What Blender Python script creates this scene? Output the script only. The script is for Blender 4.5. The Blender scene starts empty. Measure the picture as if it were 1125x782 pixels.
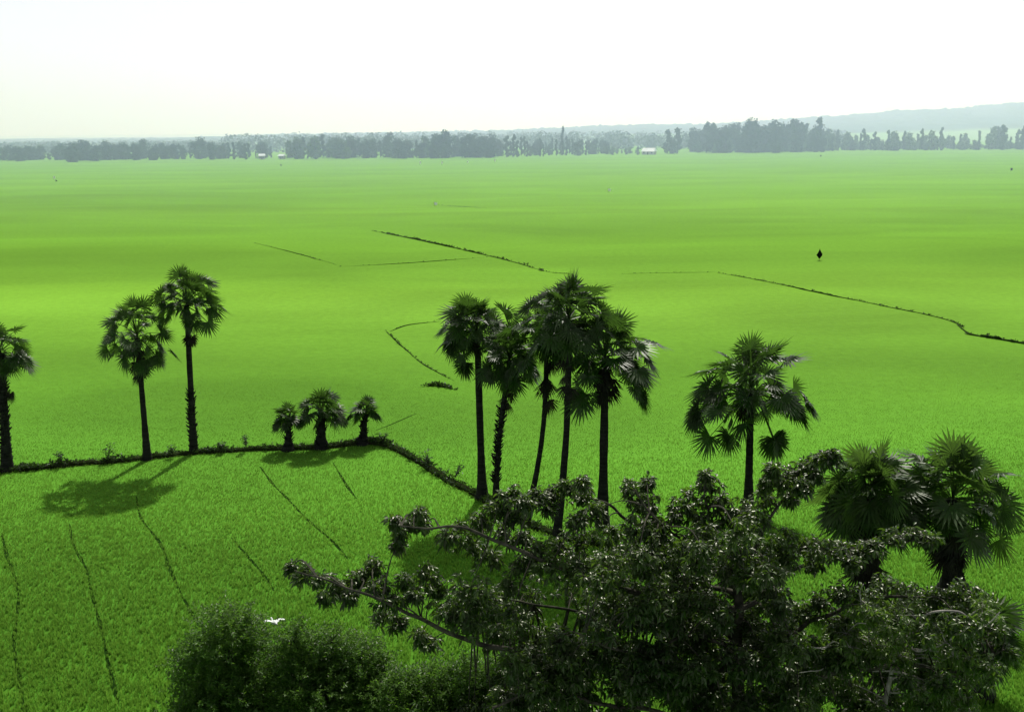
import bpy, math, random
import numpy as np
from mathutils import Vector, Matrix, noise

R = math.radians
rnd = random.Random(7)
npr = np.random.default_rng(7)
scene = bpy.context.scene
COL = scene.collection

# ------------------------------------------------------------------ camera
H = 20.0; F = 1080.0; CX, CY = 562.5, 391.0
PITCH = math.atan((391 - 143) / F); ROLL = R(-0.5)
cam_d = bpy.data.cameras.new("camera"); cam = bpy.data.objects.new("camera", cam_d); COL.objects.link(cam)
cam_d.sensor_width = 36; cam_d.lens = 36 * F / 1125; cam_d.clip_end = 30000; cam_d.clip_start = 0.3
CM = Matrix.Rotation(R(90) - PITCH, 3, 'X') @ Matrix.Rotation(ROLL, 3, 'Z')
cam.matrix_world = Matrix.Translation((0, 0, H)) @ CM.to_4x4()
scene.camera = cam
CMI = CM.transposed()

def ray(px, py): return CM @ Vector(((px - CX) / F, -(py - CY) / F, -1))
def gp(px, py, z=0.0):
    """world point at height z seen at a photo position"""
    r = ray(px, py); t = (z - H) / r.z
    return Vector((0, 0, H)) + r * t
def dp(px, py, Y):
    """world point at forward distance Y seen at a photo position"""
    r = ray(px, py); return Vector((0, 0, H)) + r * (Y / r.y)
def proj(p):
    q = CMI @ (Vector(p) - Vector((0, 0, H)))
    return CX + F * q.x / -q.z, CY - F * q.y / -q.z

# ------------------------------------------------------------------ sky, sun
SUN_EL, SUN_AZ = R(50), R(13)       # azimuth from +Y towards +X
w = bpy.data.worlds.new("World"); scene.world = w; w.use_nodes = True
nt = w.node_tree; N = nt.nodes; L = nt.links; N.clear()
out = N.new('ShaderNodeOutputWorld'); bg = N.new('ShaderNodeBackground')
sky = N.new('ShaderNodeTexSky'); sky.sky_type = 'NISHITA'; sky.sun_disc = False
sky.sun_elevation = SUN_EL; sky.sun_rotation = SUN_AZ
sky.dust_density = 4; sky.air_density = 1.3
hs = N.new('ShaderNodeHueSaturation'); hs.inputs['Saturation'].default_value = 0.45
tc = N.new('ShaderNodeTexCoord'); sx = N.new('ShaderNodeSeparateXYZ')
mr = N.new('ShaderNodeMapRange'); mr.inputs['From Min'].default_value = 0.0; mr.inputs['From Max'].default_value = 0.45
mr.inputs['To Min'].default_value = 0.96; mr.inputs['To Max'].default_value = 0.0
mx = N.new('ShaderNodeMix'); mx.data_type = 'RGBA'
L.new(sky.outputs[0], hs.inputs['Color']); L.new(tc.outputs['Generated'], sx.inputs[0])
L.new(sx.outputs['Z'], mr.inputs['Value']); L.new(mr.outputs[0], mx.inputs[0])
L.new(hs.outputs[0], mx.inputs[6]); mx.inputs[7].default_value = (14.8, 14.6, 18.0, 1)   # white humid haze low in the sky
L.new(mx.outputs[2], bg.inputs[0]); bg.inputs[1].default_value = 0.075
L.new(bg.outputs[0], out.inputs[0])
sd = bpy.data.lights.new("sun", 'SUN'); sd.energy = 4.6; sd.angle = R(0.55); sd.color = (1, 0.98, 0.945)
so = bpy.data.objects.new("sun", sd); COL.objects.link(so)
sv = Vector((math.sin(SUN_AZ) * math.cos(SUN_EL), math.cos(SUN_AZ) * math.cos(SUN_EL), math.sin(SUN_EL)))
so.rotation_euler = sv.to_track_quat('Z', 'Y').to_euler(); so.location = (20, 60, 80)
scene.view_settings.view_transform = 'Standard'; scene.view_settings.look = 'None'; scene.view_settings.exposure = 0
scene.cycles.volume_step_rate = 4
scene.cycles.max_bounces = 6; scene.cycles.transparent_max_bounces = 6
scene.cycles.volume_bounces = 2

# ------------------------------------------------------------------ materials
def s2l(c): return tuple(((v / 255) / 12.92 if v / 255 <= .04045 else ((v / 255 + .055) / 1.055) ** 2.4) for v in c)

def new_mat(name):
    m = bpy.data.materials.new(name); m.use_nodes = True; m.node_tree.nodes.clear(); return m, m.node_tree.nodes, m.node_tree.links

def leaf_mat(name, c1, c2, trans, tf=0.35, rough=0.42, spec=0.5, scale=1.5, var=(.7, 1.35), tint=(1, 1, 1)):
    m, N, L = new_mat(name)
    o = N.new('ShaderNodeOutputMaterial'); g = N.new('ShaderNodeNewGeometry')
    nz = N.new('ShaderNodeTexNoise'); nz.inputs['Scale'].default_value = scale; nz.inputs['Detail'].default_value = 4
    L.new(g.outputs['Position'], nz.inputs['Vector'])
    cr = N.new('ShaderNodeValToRGB'); cr.color_ramp.elements[0].position = .35; cr.color_ramp.elements[1].position = .65
    cr.color_ramp.elements[0].color = (*c1, 1); cr.color_ramp.elements[1].color = (*c2, 1)
    L.new(nz.outputs['Fac'], cr.inputs[0])
    vm = N.new('ShaderNodeHueSaturation')
    ri = N.new('ShaderNodeMapRange'); ri.inputs['To Min'].default_value = var[0]; ri.inputs['To Max'].default_value = var[1]
    L.new(g.outputs['Random Per Island'], ri.inputs['Value']); L.new(ri.outputs[0], vm.inputs['Value']); L.new(cr.outputs[0], vm.inputs['Color'])
    b = N.new('ShaderNodeBsdfPrincipled'); b.inputs['Roughness'].default_value = rough; b.inputs['Specular IOR Level'].default_value = spec
    L.new(vm.outputs[0], b.inputs['Base Color']); b.inputs['Specular Tint'].default_value = (*tint, 1)
    t = N.new('ShaderNodeBsdfTranslucent'); t.inputs[0].default_value = (*trans, 1)
    ms = N.new('ShaderNodeMixShader'); ms.inputs[0].default_value = tf
    L.new(b.outputs[0], ms.inputs[1]); L.new(t.outputs[0], ms.inputs[2]); L.new(ms.outputs[0], o.inputs[0])
    return m

def bark_mat(name, c1, c2, scale=(2, 2, 18), bump=.6):
    m, N, L = new_mat(name)
    o = N.new('ShaderNodeOutputMaterial'); tc = N.new('ShaderNodeNewGeometry')
    mp = N.new('ShaderNodeMapping'); mp.inputs['Scale'].default_value = scale
    nz = N.new('ShaderNodeTexNoise'); nz.inputs['Scale'].default_value = 1.6; nz.inputs['Detail'].default_value = 6
    L.new(tc.outputs['Position'], mp.inputs[0]); L.new(mp.outputs[0], nz.inputs['Vector'])
    cr = N.new('ShaderNodeValToRGB'); cr.color_ramp.elements[0].position = .35; cr.color_ramp.elements[1].position = .7
    cr.color_ramp.elements[0].color = (*c1, 1); cr.color_ramp.elements[1].color = (*c2, 1)
    L.new(nz.outputs['Fac'], cr.inputs[0])
    b = N.new('ShaderNodeBsdfPrincipled'); b.inputs['Roughness'].default_value = .9; b.inputs['Specular IOR Level'].default_value = .06
    bp = N.new('ShaderNodeBump'); bp.inputs['Strength'].default_value = bump; bp.inputs['Distance'].default_value = .03
    L.new(nz.outputs['Fac'], bp.inputs['Height']); L.new(bp.outputs[0], b.inputs['Normal'])
    L.new(cr.outputs[0], b.inputs['Base Color']); L.new(b.outputs[0], o.inputs[0])
    return m

M = {}
M['palm_leaf'] = leaf_mat('palm_leaf', (.010, .025, .006), (.026, .052, .011), (.08, .18, .02), .3, .45, .28, 1.1, (.5, 1.6), (1, 1, .8))
M['palm_light'] = leaf_mat('palm_leaf_light', (.015, .036, .008), (.038, .07, .014), (.12, .24, .03), .33, .45, .3, 1.1, (.5, 1.6), (1, 1, .8))
M['palm_dead'] = leaf_mat('palm_leaf_dead', (.012, .015, .008), (.028, .03, .014), (.03, .03, .01), .1, .7, .2, 1.1)
M['palm_trunk'] = bark_mat('palm_trunk_bark', (.010, .012, .009), (.032, .034, .026), (1, 1, 6))
M['bark'] = bark_mat('tree_bark', (.025, .026, .018), (.09, .085, .06), (3, 3, 3), .4)
M['bark_pale'] = bark_mat('pale_bark', (.2, .19, .16), (.45, .42, .36), (3, 3, 3), .3)
M['bark_dark'] = bark_mat('dark_bark', (.012, .012, .009), (.04, .036, .028), (2, 2, 2), .4)
M['tree_leaf'] = leaf_mat('tree_leaf', (.006, .018, .004), (.022, .044, .008), (.15, .29, .02), .28, .38, .52, .8, (.3, 2.4), (1, .98, .72))
M['tree_leaf2'] = leaf_mat('tree_leaf_light', (.018, .042, .008), (.048, .085, .014), (.2, .36, .03), .34, .4, .5, .8, (.35, 2.0), (1, .98, .72))
M['bush_leaf'] = leaf_mat('bush_leaf', (.018, .047, .007), (.055, .105, .016), (.2, .42, .03), .36, .45, .3, 1.0, (.4, 1.9), (1, 1, .8))
M['weed'] = leaf_mat('weed_leaf', (.012, .03, .006), (.035, .065, .014), (.06, .13, .015), .25, .5, .4, 1.0)
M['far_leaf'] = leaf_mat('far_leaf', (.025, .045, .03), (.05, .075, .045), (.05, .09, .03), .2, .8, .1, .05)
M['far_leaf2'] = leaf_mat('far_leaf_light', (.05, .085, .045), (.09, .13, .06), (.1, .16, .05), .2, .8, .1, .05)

def simple_mat(name, c, rough=.8, var=.3, scale=3):
    m, N, L = new_mat(name)
    o = N.new('ShaderNodeOutputMaterial'); g = N.new('ShaderNodeNewGeometry')
    nz = N.new('ShaderNodeTexNoise'); nz.inputs['Scale'].default_value = scale; nz.inputs['Detail'].default_value = 5
    L.new(g.outputs['Position'], nz.inputs['Vector'])
    cr = N.new('ShaderNodeValToRGB'); cr.color_ramp.elements[0].position = .3; cr.color_ramp.elements[1].position = .7
    cr.color_ramp.elements[0].color = (*[v * (1 - var) for v in c], 1); cr.color_ramp.elements[1].color = (*[min(1, v * (1 + var)) for v in c], 1)
    L.new(nz.outputs['Fac'], cr.inputs[0])
    b = N.new('ShaderNodeBsdfPrincipled'); b.inputs['Roughness'].default_value = rough; b.inputs['Specular IOR Level'].default_value = (0 if rough > .75 else .2)
    L.new(cr.outputs[0], b.inputs['Base Color']); L.new(b.outputs[0], o.inputs[0])
    return m
M['soil'] = simple_mat('bank_soil', (.022, .03, .01), .95, .5, 2.0)
M['bank_grass'] = simple_mat('bank_grass', (.02, .045, .009), .95, .5, 2.0)
M['ditch'] = simple_mat('wet_soil', (.012, .035, .005), .95, .4, 2.0)
M['roof'] = simple_mat('pale_roof_sheet', (.75, .78, .8), .5, .08, .5)
M['wall'] = simple_mat('plaster_wall', (.35, .34, .31), .9, .15, .5)
M['glass'] = simple_mat('dark_pane', (.03, .035, .04), .2, .2, .5)
M['wood'] = simple_mat('dark_wood', (.04, .03, .02), .8, .3, 2)
M['cloth_black'] = simple_mat('black_cloth', (.006, .008, .006), .9, .3, 4)
M['cloth_white'] = simple_mat('white_cloth', (.82, .84, .8), .8, .06, 4)
M['feather'] = simple_mat('white_feather', (.6, .63, .58), .7, .05, 8)
M['beak'] = simple_mat('yellow_beak', (.5, .35, .05), .5, .1, 8)

# field colour: grazing-angle brightening with distance painted in by world Y, plus soft plots
def field_color(N, L, gain=((0, 1, 1, 1),)):
    g = N.new('ShaderNodeNewGeometry'); s = N.new('ShaderNodeSeparateXYZ'); L.new(g.outputs['Position'], s.inputs[0])
    mp = N.new('ShaderNodeMapping'); mp.inputs['Scale'].default_value = (.006, .014, 0); L.new(g.outputs['Position'], mp.inputs[0])
    nz = N.new('ShaderNodeTexNoise'); nz.inputs['Scale'].default_value = 1; nz.inputs['Detail'].default_value = 3; L.new(mp.outputs[0], nz.inputs['Vector'])
    # distance measured on a log scale, with the painted brightness bands wandering
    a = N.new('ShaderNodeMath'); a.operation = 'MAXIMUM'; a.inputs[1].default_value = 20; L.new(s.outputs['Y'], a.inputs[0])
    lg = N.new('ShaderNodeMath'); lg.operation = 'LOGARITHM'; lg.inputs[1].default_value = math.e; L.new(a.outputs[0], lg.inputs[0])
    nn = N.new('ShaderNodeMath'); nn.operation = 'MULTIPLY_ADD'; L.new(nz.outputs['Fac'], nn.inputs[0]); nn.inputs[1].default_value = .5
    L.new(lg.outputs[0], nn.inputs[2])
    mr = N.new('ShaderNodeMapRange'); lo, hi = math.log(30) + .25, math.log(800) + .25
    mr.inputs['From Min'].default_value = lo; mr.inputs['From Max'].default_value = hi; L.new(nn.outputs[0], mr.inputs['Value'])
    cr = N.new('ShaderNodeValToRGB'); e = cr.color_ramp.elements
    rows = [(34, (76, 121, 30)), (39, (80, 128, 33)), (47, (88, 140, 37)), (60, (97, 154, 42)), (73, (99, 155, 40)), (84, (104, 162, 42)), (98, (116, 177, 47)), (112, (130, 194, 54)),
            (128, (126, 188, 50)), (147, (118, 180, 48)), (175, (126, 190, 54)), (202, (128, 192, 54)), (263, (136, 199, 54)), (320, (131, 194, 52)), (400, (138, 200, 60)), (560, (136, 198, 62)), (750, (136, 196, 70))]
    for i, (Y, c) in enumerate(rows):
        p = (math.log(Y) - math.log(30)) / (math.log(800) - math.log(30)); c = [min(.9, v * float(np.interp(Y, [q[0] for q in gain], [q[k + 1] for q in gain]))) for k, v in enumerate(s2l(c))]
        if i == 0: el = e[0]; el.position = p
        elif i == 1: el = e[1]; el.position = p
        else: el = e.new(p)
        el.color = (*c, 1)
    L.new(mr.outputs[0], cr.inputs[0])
    # long soft streaks across the field
    mp2 = N.new('ShaderNodeMapping'); mp2.inputs['Scale'].default_value = (.014, .036, 0); mp2.inputs['Rotation'].default_value = (0, 0, R(14)); L.new(g.outputs['Position'], mp2.inputs[0])
    n2 = N.new('ShaderNodeTexNoise'); n2.inputs['Scale'].default_value = 1; n2.inputs['Distortion'].default_value = .8; n2.inputs['Detail'].default_value = 6; n2.inputs['Roughness'].default_value = .6; L.new(mp2.outputs[0], n2.inputs['Vector'])
    m2 = N.new('ShaderNodeMapRange'); m2.inputs['From Min'].default_value = .3; m2.inputs['From Max'].default_value = .7
    m2.inputs['To Min'].default_value = .84; m2.inputs['To Max'].default_value = 1.09; L.new(n2.outputs['Fac'], m2.inputs['Value'])
    n3 = N.new('ShaderNodeTexNoise'); n3.inputs['Scale'].default_value = 1.2; n3.inputs['Detail'].default_value = 6; n3.inputs['Roughness'].default_value = .7; L.new(g.outputs['Position'], n3.inputs['Vector'])
    m3 = N.new('ShaderNodeMapRange'); m3.inputs['From Min'].default_value = .3; m3.inputs['From Max'].default_value = .7
    m3.inputs['To Min'].default_value = .88; m3.inputs['To Max'].default_value = 1.1; L.new(n3.outputs['Fac'], m3.inputs['Value'])
    mm = N.new('ShaderNodeMath'); mm.operation = 'MULTIPLY'; L.new(m2.outputs[0], mm.inputs[0]); L.new(m3.outputs[0], mm.inputs[1])
    cur = mm.outputs[0]      # soft lighter and darker plots lying in the field
    wn = N.new('ShaderNodeTexNoise'); wn.inputs['Scale'].default_value = .03; wn.inputs['Detail'].default_value = 3; L.new(g.outputs['Position'], wn.inputs['Vector'])
    for px, py, rx_, ry_, gn_ in ((150, 325, 320, 24, .16), (520, 305, 170, 16, .14), (960, 440, 280, 48, .13), (230, 445, 260, 42, -.17), (960, 345, 190, 28, -.15), (560, 470, 200, 45, -.10), (100, 278, 220, 16, -.10), (120, 225, 260, 22, -.07),
                                  (900, 205, 420, 18, .06), (80, 670, 300, 120, -.13), (620, 245, 260, 18, -.07), (330, 380, 150, 16, .06), (760, 520, 200, 60, .04)):
        c0 = gp(px, py); c1 = gp(px + rx_, py); ca = gp(px, py - ry_ * .8); cb = gp(px, py + ry_)
        mq = N.new('ShaderNodeMapping'); sx_ = 1 / (c1 - c0).length; sy_ = 2 / (ca.y - cb.y); mq.inputs['Scale'].default_value = (sx_, sy_, 0)
        mq.inputs['Location'].default_value = (-c0.x * sx_, -(ca.y + cb.y) / 2 * sy_, 0); L.new(g.outputs['Position'], mq.inputs[0])
        ln = N.new('ShaderNodeVectorMath'); ln.operation = 'LENGTH'; L.new(mq.outputs[0], ln.inputs[0])
        ad = N.new('ShaderNodeMath'); ad.operation = 'MULTIPLY_ADD'; L.new(wn.outputs['Fac'], ad.inputs[0]); ad.inputs[1].default_value = .9; L.new(ln.outputs['Value'], ad.inputs[2])
        mp_ = N.new('ShaderNodeMapRange'); mp_.interpolation_type = 'SMOOTHSTEP'; mp_.inputs['From Min'].default_value = 1.0; mp_.inputs['From Max'].default_value = 1.6
        mp_.inputs['To Min'].default_value = 1 + gn_; mp_.inputs['To Max'].default_value = 1; L.new(ad.outputs[0], mp_.inputs['Value'])
        mu = N.new('ShaderNodeMath'); mu.operation = 'MULTIPLY'; L.new(cur, mu.inputs[0]); L.new(mp_.outputs[0], mu.inputs[1]); cur = mu.outputs[0]
    vm = N.new('ShaderNodeVectorMath'); vm.operation = 'SCALE'; L.new(cr.outputs[0], vm.inputs[0]); L.new(cur, vm.inputs['Scale'])
    return vm.outputs[0], g

def field_mat():
    m, N, L = new_mat('rice_field'); o = N.new('ShaderNodeOutputMaterial')
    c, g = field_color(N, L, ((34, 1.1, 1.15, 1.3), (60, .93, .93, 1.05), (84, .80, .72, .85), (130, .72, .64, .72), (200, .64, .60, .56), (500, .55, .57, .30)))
    b = N.new('ShaderNodeBsdfPrincipled'); b.inputs['Roughness'].default_value = 1; b.inputs['Specular IOR Level'].default_value = .05
    L.new(c, b.inputs['Base Color'])
    nz = N.new('ShaderNodeTexNoise'); nz.inputs['Scale'].default_value = 4; nz.inputs['Detail'].default_value = 6; L.new(g.outputs['Position'], nz.inputs['Vector'])
    bp = N.new('ShaderNodeBump'); bp.inputs['Strength'].default_value = .35; bp.inputs['Distance'].default_value = .12
    L.new(nz.outputs['Fac'], bp.inputs['Height']); L.new(bp.outputs[0], b.inputs['Normal']); L.new(b.outputs[0], o.inputs[0])
    return m
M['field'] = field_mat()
def rice_mat():
    m, N, L = new_mat('rice_blade'); o = N.new('ShaderNodeOutputMaterial')
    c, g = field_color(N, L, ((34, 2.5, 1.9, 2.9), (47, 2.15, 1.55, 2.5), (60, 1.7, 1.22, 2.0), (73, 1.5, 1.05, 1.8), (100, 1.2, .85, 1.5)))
    b = N.new('ShaderNodeBsdfPrincipled'); b.inputs['Roughness'].default_value = .6; b.inputs['Specular IOR Level'].default_value = .15
    t = N.new('ShaderNodeBsdfTranslucent'); L.new(c, b.inputs['Base Color'])
    sc_ = N.new('ShaderNodeVectorMath'); sc_.operation = 'SCALE'; sc_.inputs['Scale'].default_value = 1.25; L.new(c, sc_.inputs[0]); L.new(sc_.outputs[0], t.inputs[0])
    ms = N.new('ShaderNodeMixShader'); ms.inputs[0].default_value = .45
    L.new(b.outputs[0], ms.inputs[1]); L.new(t.outputs[0], ms.inputs[2]); L.new(ms.outputs[0], o.inputs[0])
    return m
M['rice'] = rice_mat()

def hill_mat():
    m, N, L = new_mat('hill_forest'); o = N.new('ShaderNodeOutputMaterial')
    g = N.new('ShaderNodeNewGeometry'); s = N.new('ShaderNodeSeparateXYZ'); L.new(g.outputs['Position'], s.inputs[0])
    nz = N.new('ShaderNodeTexNoise'); nz.inputs['Scale'].default_value = .006; nz.inputs['Detail'].default_value = 5; L.new(g.outputs['Position'], nz.inputs['Vector'])
    a = N.new('ShaderNodeMath'); a.operation = 'MULTIPLY_ADD'; L.new(nz.outputs['Fac'], a.inputs[0]); a.inputs[1].default_value = 500; L.new(s.outputs['Y'], a.inputs[2])
    mr = N.new('ShaderNodeMapRange'); mr.inputs['From Min'].default_value = 1950; mr.inputs['From Max'].default_value = 2060; L.new(a.outputs[0], mr.inputs['Value'])
    cr = N.new('ShaderNodeMix'); cr.data_type = 'RGBA'; cr.inputs[6].default_value = (.17, .3, .09, 1); cr.inputs[7].default_value = (.02, .045, .04, 1)
    L.new(mr.outputs[0], cr.inputs[0])
    b = N.new('ShaderNodeBsdfPrincipled'); b.inputs['Roughness'].default_value = 1; b.inputs['Specular IOR Level'].default_value = 0
    L.new(cr.outputs[2], b.inputs['Base Color']); L.new(b.outputs[0], o.inputs[0]); return m
M['hill'] = hill_mat()
def haze_mat():
    m, N, L = new_mat('humid_haze'); o = N.new('ShaderNodeOutputMaterial')
    v = N.new('ShaderNodeVolumeScatter'); v.inputs['Color'].default_value = (.64, .80, 1.1, 1); v.inputs['Density'].default_value = HAZE; v.inputs['Anisotropy'].default_value = .45
    L.new(v.outputs[0], o.inputs['Volume']); return m
HAZE = 0.00067
M['haze'] = haze_mat()

# ------------------------------------------------------------------ mesh helpers
class MB:
    def __init__(s): s.v = []; s.f = []; s.n = 0
    def add(s, V, Fc):
        V = np.asarray(V, dtype=float).reshape(-1, 3); s.v.append(V)
        for f in Fc: s.f.append(tuple(i + s.n for i in f))
        s.n += len(V)
    def tube(s, pts, rad, seg=8, wob=0.0):
        pts = [Vector(p) for p in pts]; ring = []
        up = Vector((0.13, 0.2, 1)).normalized(); V = []
        for i, p in enumerate(pts):
            d = (pts[min(i + 1, len(pts) - 1)] - pts[max(i - 1, 0)])
            d = d.normalized() if d.length > 1e-6 else Vector((0, 0, 1))
            ref = Vector((1, 0, .1)) if abs(d.z) > .7 else Vector((0, 0, 1))
            a = d.cross(ref).normalized(); b = d.cross(a)
            for k in range(seg):
                t = 2 * math.pi * k / seg; r = rad[i] * (1 + wob * (rnd.random() - .5))
                V.append(p + a * math.cos(t) * r + b * math.sin(t) * r)
        Fc = []
        for i in range(len(pts) - 1):
            for k in range(seg):
                k2 = (k + 1) % seg
                Fc.append((i * seg + k, i * seg + k2, (i + 1) * seg + k2, (i + 1) * seg + k))
        Fc.append(tuple(range(seg))[::-1]); Fc.append(tuple((len(pts) - 1) * seg + k for k in range(seg)))
        s.add([tuple(v) for v in V], Fc)
    def box(s, x0, x1, y0, y1, z0, z1):
        V = [(x, y, z) for z in (z0, z1) for y in (y0, y1) for x in (x0, x1)]
        s.add(V, [(0, 2, 3, 1), (4, 5, 7, 6), (0, 1, 5, 4), (2, 6, 7, 3), (0, 4, 6, 2), (1, 3, 7, 5)])
    def build(s, name, mat, parent=None, smooth=False, at=None):
        me = bpy.data.meshes.new(name)
        V = np.concatenate(s.v) if s.v else np.zeros((0, 3))
        if at is not None: V = V - np.array(at)
        me.from_pydata(V.tolist(), [], s.f); me.materials.append(mat)
        if smooth: me.polygons.foreach_set('use_smooth', [True] * len(me.polygons))
        me.update(); o = bpy.data.objects.new(name, me); COL.objects.link(o)
        if parent is not None: o.parent = parent
        elif at is not None: o.location = at
        return o

def leaves_mesh(name, mat, P, A, Nrm, Ln, Wd, parent=None, droop=.25, full=True, fold=.18):
    """many leaves: base points P, axis A, normal Nrm, length, width -> one mesh"""
    P = np.asarray(P); A = np.asarray(A); Nrm = np.asarray(Nrm); n = len(P)
    A = A / np.linalg.norm(A, axis=1, keepdims=True)
    S = np.cross(A, Nrm); S /= np.linalg.norm(S, axis=1, keepdims=True) + 1e-9
    U = np.cross(S, A); Ln = Ln[:, None]; Wd = Wd[:, None]
    down = np.array([0, 0, -1.0])
    def pt(t, side, up): return P + A * Ln * t + S * Wd * side + U * Wd * up + down * Ln * droop * t * t
    if full:
        V = np.stack([pt(0, 0, 0), pt(.32, .5, fold), pt(.34, 0, 0), pt(.32, -.5, fold), pt(.7, .38, fold), pt(.7, 0, 0), pt(.7, -.38, fold), pt(1, 0, 0)], 1)
        tmpl = [(0, 2, 1), (0, 3, 2), (2, 5, 4, 1), (3, 6, 5, 2), (5, 7, 4), (6, 7, 5)]; k = 8
    else:
        V = np.stack([pt(0, 0, 0), pt(.45, .5, fold), pt(1, 0, 0), pt(.45, -.5, fold)], 1); tmpl = [(0, 3, 2, 1)]; k = 4
    faces = []
    for i in range(n):
        b = i * k
        for t in tmpl: faces.append(tuple(b + j for j in t))
    me = bpy.data.meshes.new(name); me.from_pydata(V.reshape(-1, 3).tolist(), [], faces); me.materials.append(mat); me.update()
    o = bpy.data.objects.new(name, me); COL.objects.link(o)
    if parent is not None: o.parent = parent
    return o

def empty(name, loc, label, cat, group=None):
    o = bpy.data.objects.new(name, None); COL.objects.link(o); o.location = loc; o.empty_display_size = .5
    o['label'] = label; o['category'] = cat
    if group: o['group'] = group
    return o
def tag(o, label, cat, group=None, kind=None):
    o['label'] = label; o['category'] = cat
    if group: o['group'] = group
    if kind: o['kind'] = kind
    return o
def smooth_path(pts, n=6):
    """Catmull-Rom through pts"""
    pts = [Vector(p) for p in pts]; res = []
    for i in range(len(pts) - 1):
        p0 = pts[max(i - 1, 0)]; p1 = pts[i]; p2 = pts[i + 1]; p3 = pts[min(i + 2, len(pts) - 1)]
        for k in range(n):
            t = k / n
            res.append(.5 * ((2 * p1) + (p2 - p0) * t + (2 * p0 - 5 * p1 + 4 * p2 - p3) * t * t + (3 * p1 - p0 - 3 * p2 + p3) * t ** 3))
    res.append(pts[-1]); return res

# ------------------------------------------------------------------ setting
mb = MB(); mb.add([(-12000, -60, 0), (12000, -60, 0), (12000, 16000, 0), (-12000, 16000, 0)], [(0, 1, 2, 3)])
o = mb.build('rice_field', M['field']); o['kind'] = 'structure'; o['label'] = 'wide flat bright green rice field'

ridge_px = [(-900, 158), (0, 156), (170, 154), (300, 149), (430, 147), (560, 144), (690, 138), (780, 137), (850, 133), (905, 129), (960, 126), (1000, 121), (1060, 120), (1090, 116), (1125, 113), (1300, 108), (1700, 96), (2400, 100)]
rx = []; rz = []
for px, py in ridge_px:
    p = dp(px, py, 2300); rx.append(p.x); rz.append(max(p.z, 2.0))
gx = np.concatenate([np.arange(-1700, 1700, 9.0), np.arange(1700, 3600, 30.0)]); gy = np.concatenate([np.arange(1250, 2000, 50.0), np.arange(2000, 2600, 16.0), np.arange(2600, 4200, 200.0)])
V = []
for y in gy:
    for x in gx:
        rh = np.interp(x, rx, rz)
        if y < 2300: t = max(0, (y - 1250) / 1050); e = t * t * (3 - 2 * t) * .55 + .45 * t ** 3
        else: t = (y - 2300) / 1900; e = max(0, 1 - t) ** .7
        z = rh * e
        if y > 1700: z += (noise.noise(Vector((x * .03, y * .03, 0))) * 5 + noise.noise(Vector((x * .075, y * .05, 3))) * 6.0) * min(1, (y - 1700) / 200)
        V.append((x, y, z - 1.0 if y <= 1250 or y > 4100 else max(z, -1)))
nx = len(gx); Fc = [(j * nx + i, j * nx + i + 1, (j + 1) * nx + i + 1, (j + 1) * nx + i) for j in range(len(gy) - 1) for i in range(nx - 1)]
mb = MB(); mb.add(V, Fc); o = mb.build('hills', M['hill']); o['kind'] = 'structure'; o['label'] = 'pale hazy wooded hills rising behind the tree line on the right'

mb = MB(); mb.box(-5000, 5000, 170, 6000, .6, 170); o = mb.build('haze', M['haze']); o['kind'] = 'structure'; o['label'] = 'pale humid haze over the far fields'

# banks and ditches between the plots
weedP = []
def bank(name, pix, width, height, label, wob=.25, mat='soil', weeds=0, wh=.35, taper=4):
    pts = smooth_path([gp(*p) for p in pix], 10)
    mb = MB(); V = []; n = len(pts)
    # resample
    dens = []
    for i in range(n - 1):
        seg = (pts[i + 1] - pts[i]); k = max(1, int(seg.length / max(.5, width * .7)))
        for j in range(k): dens.append(pts[i] + seg * j / k)
    dens.append(pts[-1])
    for i, p in enumerate(dens):
        d = (dens[min(i + 1, len(dens) - 1)] - dens[max(i - 1, 0)]).normalized(); s = Vector((d.y, -d.x, 0))
        tq = max(taper, 1) if taper >= 1 else len(dens) * taper; ed = min(1, i / tq, (len(dens) - 1 - i) / tq)
        if taper < 1: ed *= min(1, max(.25, .75 + 1.3 * noise.noise(p * .12)))
        nzv = noise.noise(p * .7); p = p + s * noise.noise(p * .25 + Vector((9, 0, 0))) * width * .5
        wdt = width * (1 + wob * nzv * 1.6) * (.3 + .7 * ed); hh = height * (1 + wob * noise.noise(p * 1.9) * 2) * ed
        for t, z in ((-.5, -.02), (-.3, .72), (0, 1), (.3, .72), (.5, -.02)):
            V.append(tuple(p + s * wdt * t + Vector((0, 0, max(hh * z, -.02) + .004))))
        if weeds and i < len(dens) - 1:
            for _ in range(np.random.default_rng(i).poisson(weeds * max(.5, width * .7))):
                weedP.append((p + s * wdt * (rnd.random() - .5) * 1.1 + d * rnd.uniform(-.3, .3) + Vector((0, 0, hh * .6)), wh * (0.5 + rnd.random()) * (.6 + .8 * max(0, .4 + noise.noise(p * .8)))))
    Fc = [(i * 5 + k, i * 5 + k + 1, (i + 1) * 5 + k + 1, (i + 1) * 5 + k) for i in range(len(dens) - 1) for k in range(4)]
    mb.add(V, Fc); o = mb.build(name, M[mat]); o['kind'] = 'structure'; o['label'] = label; return dens

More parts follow.
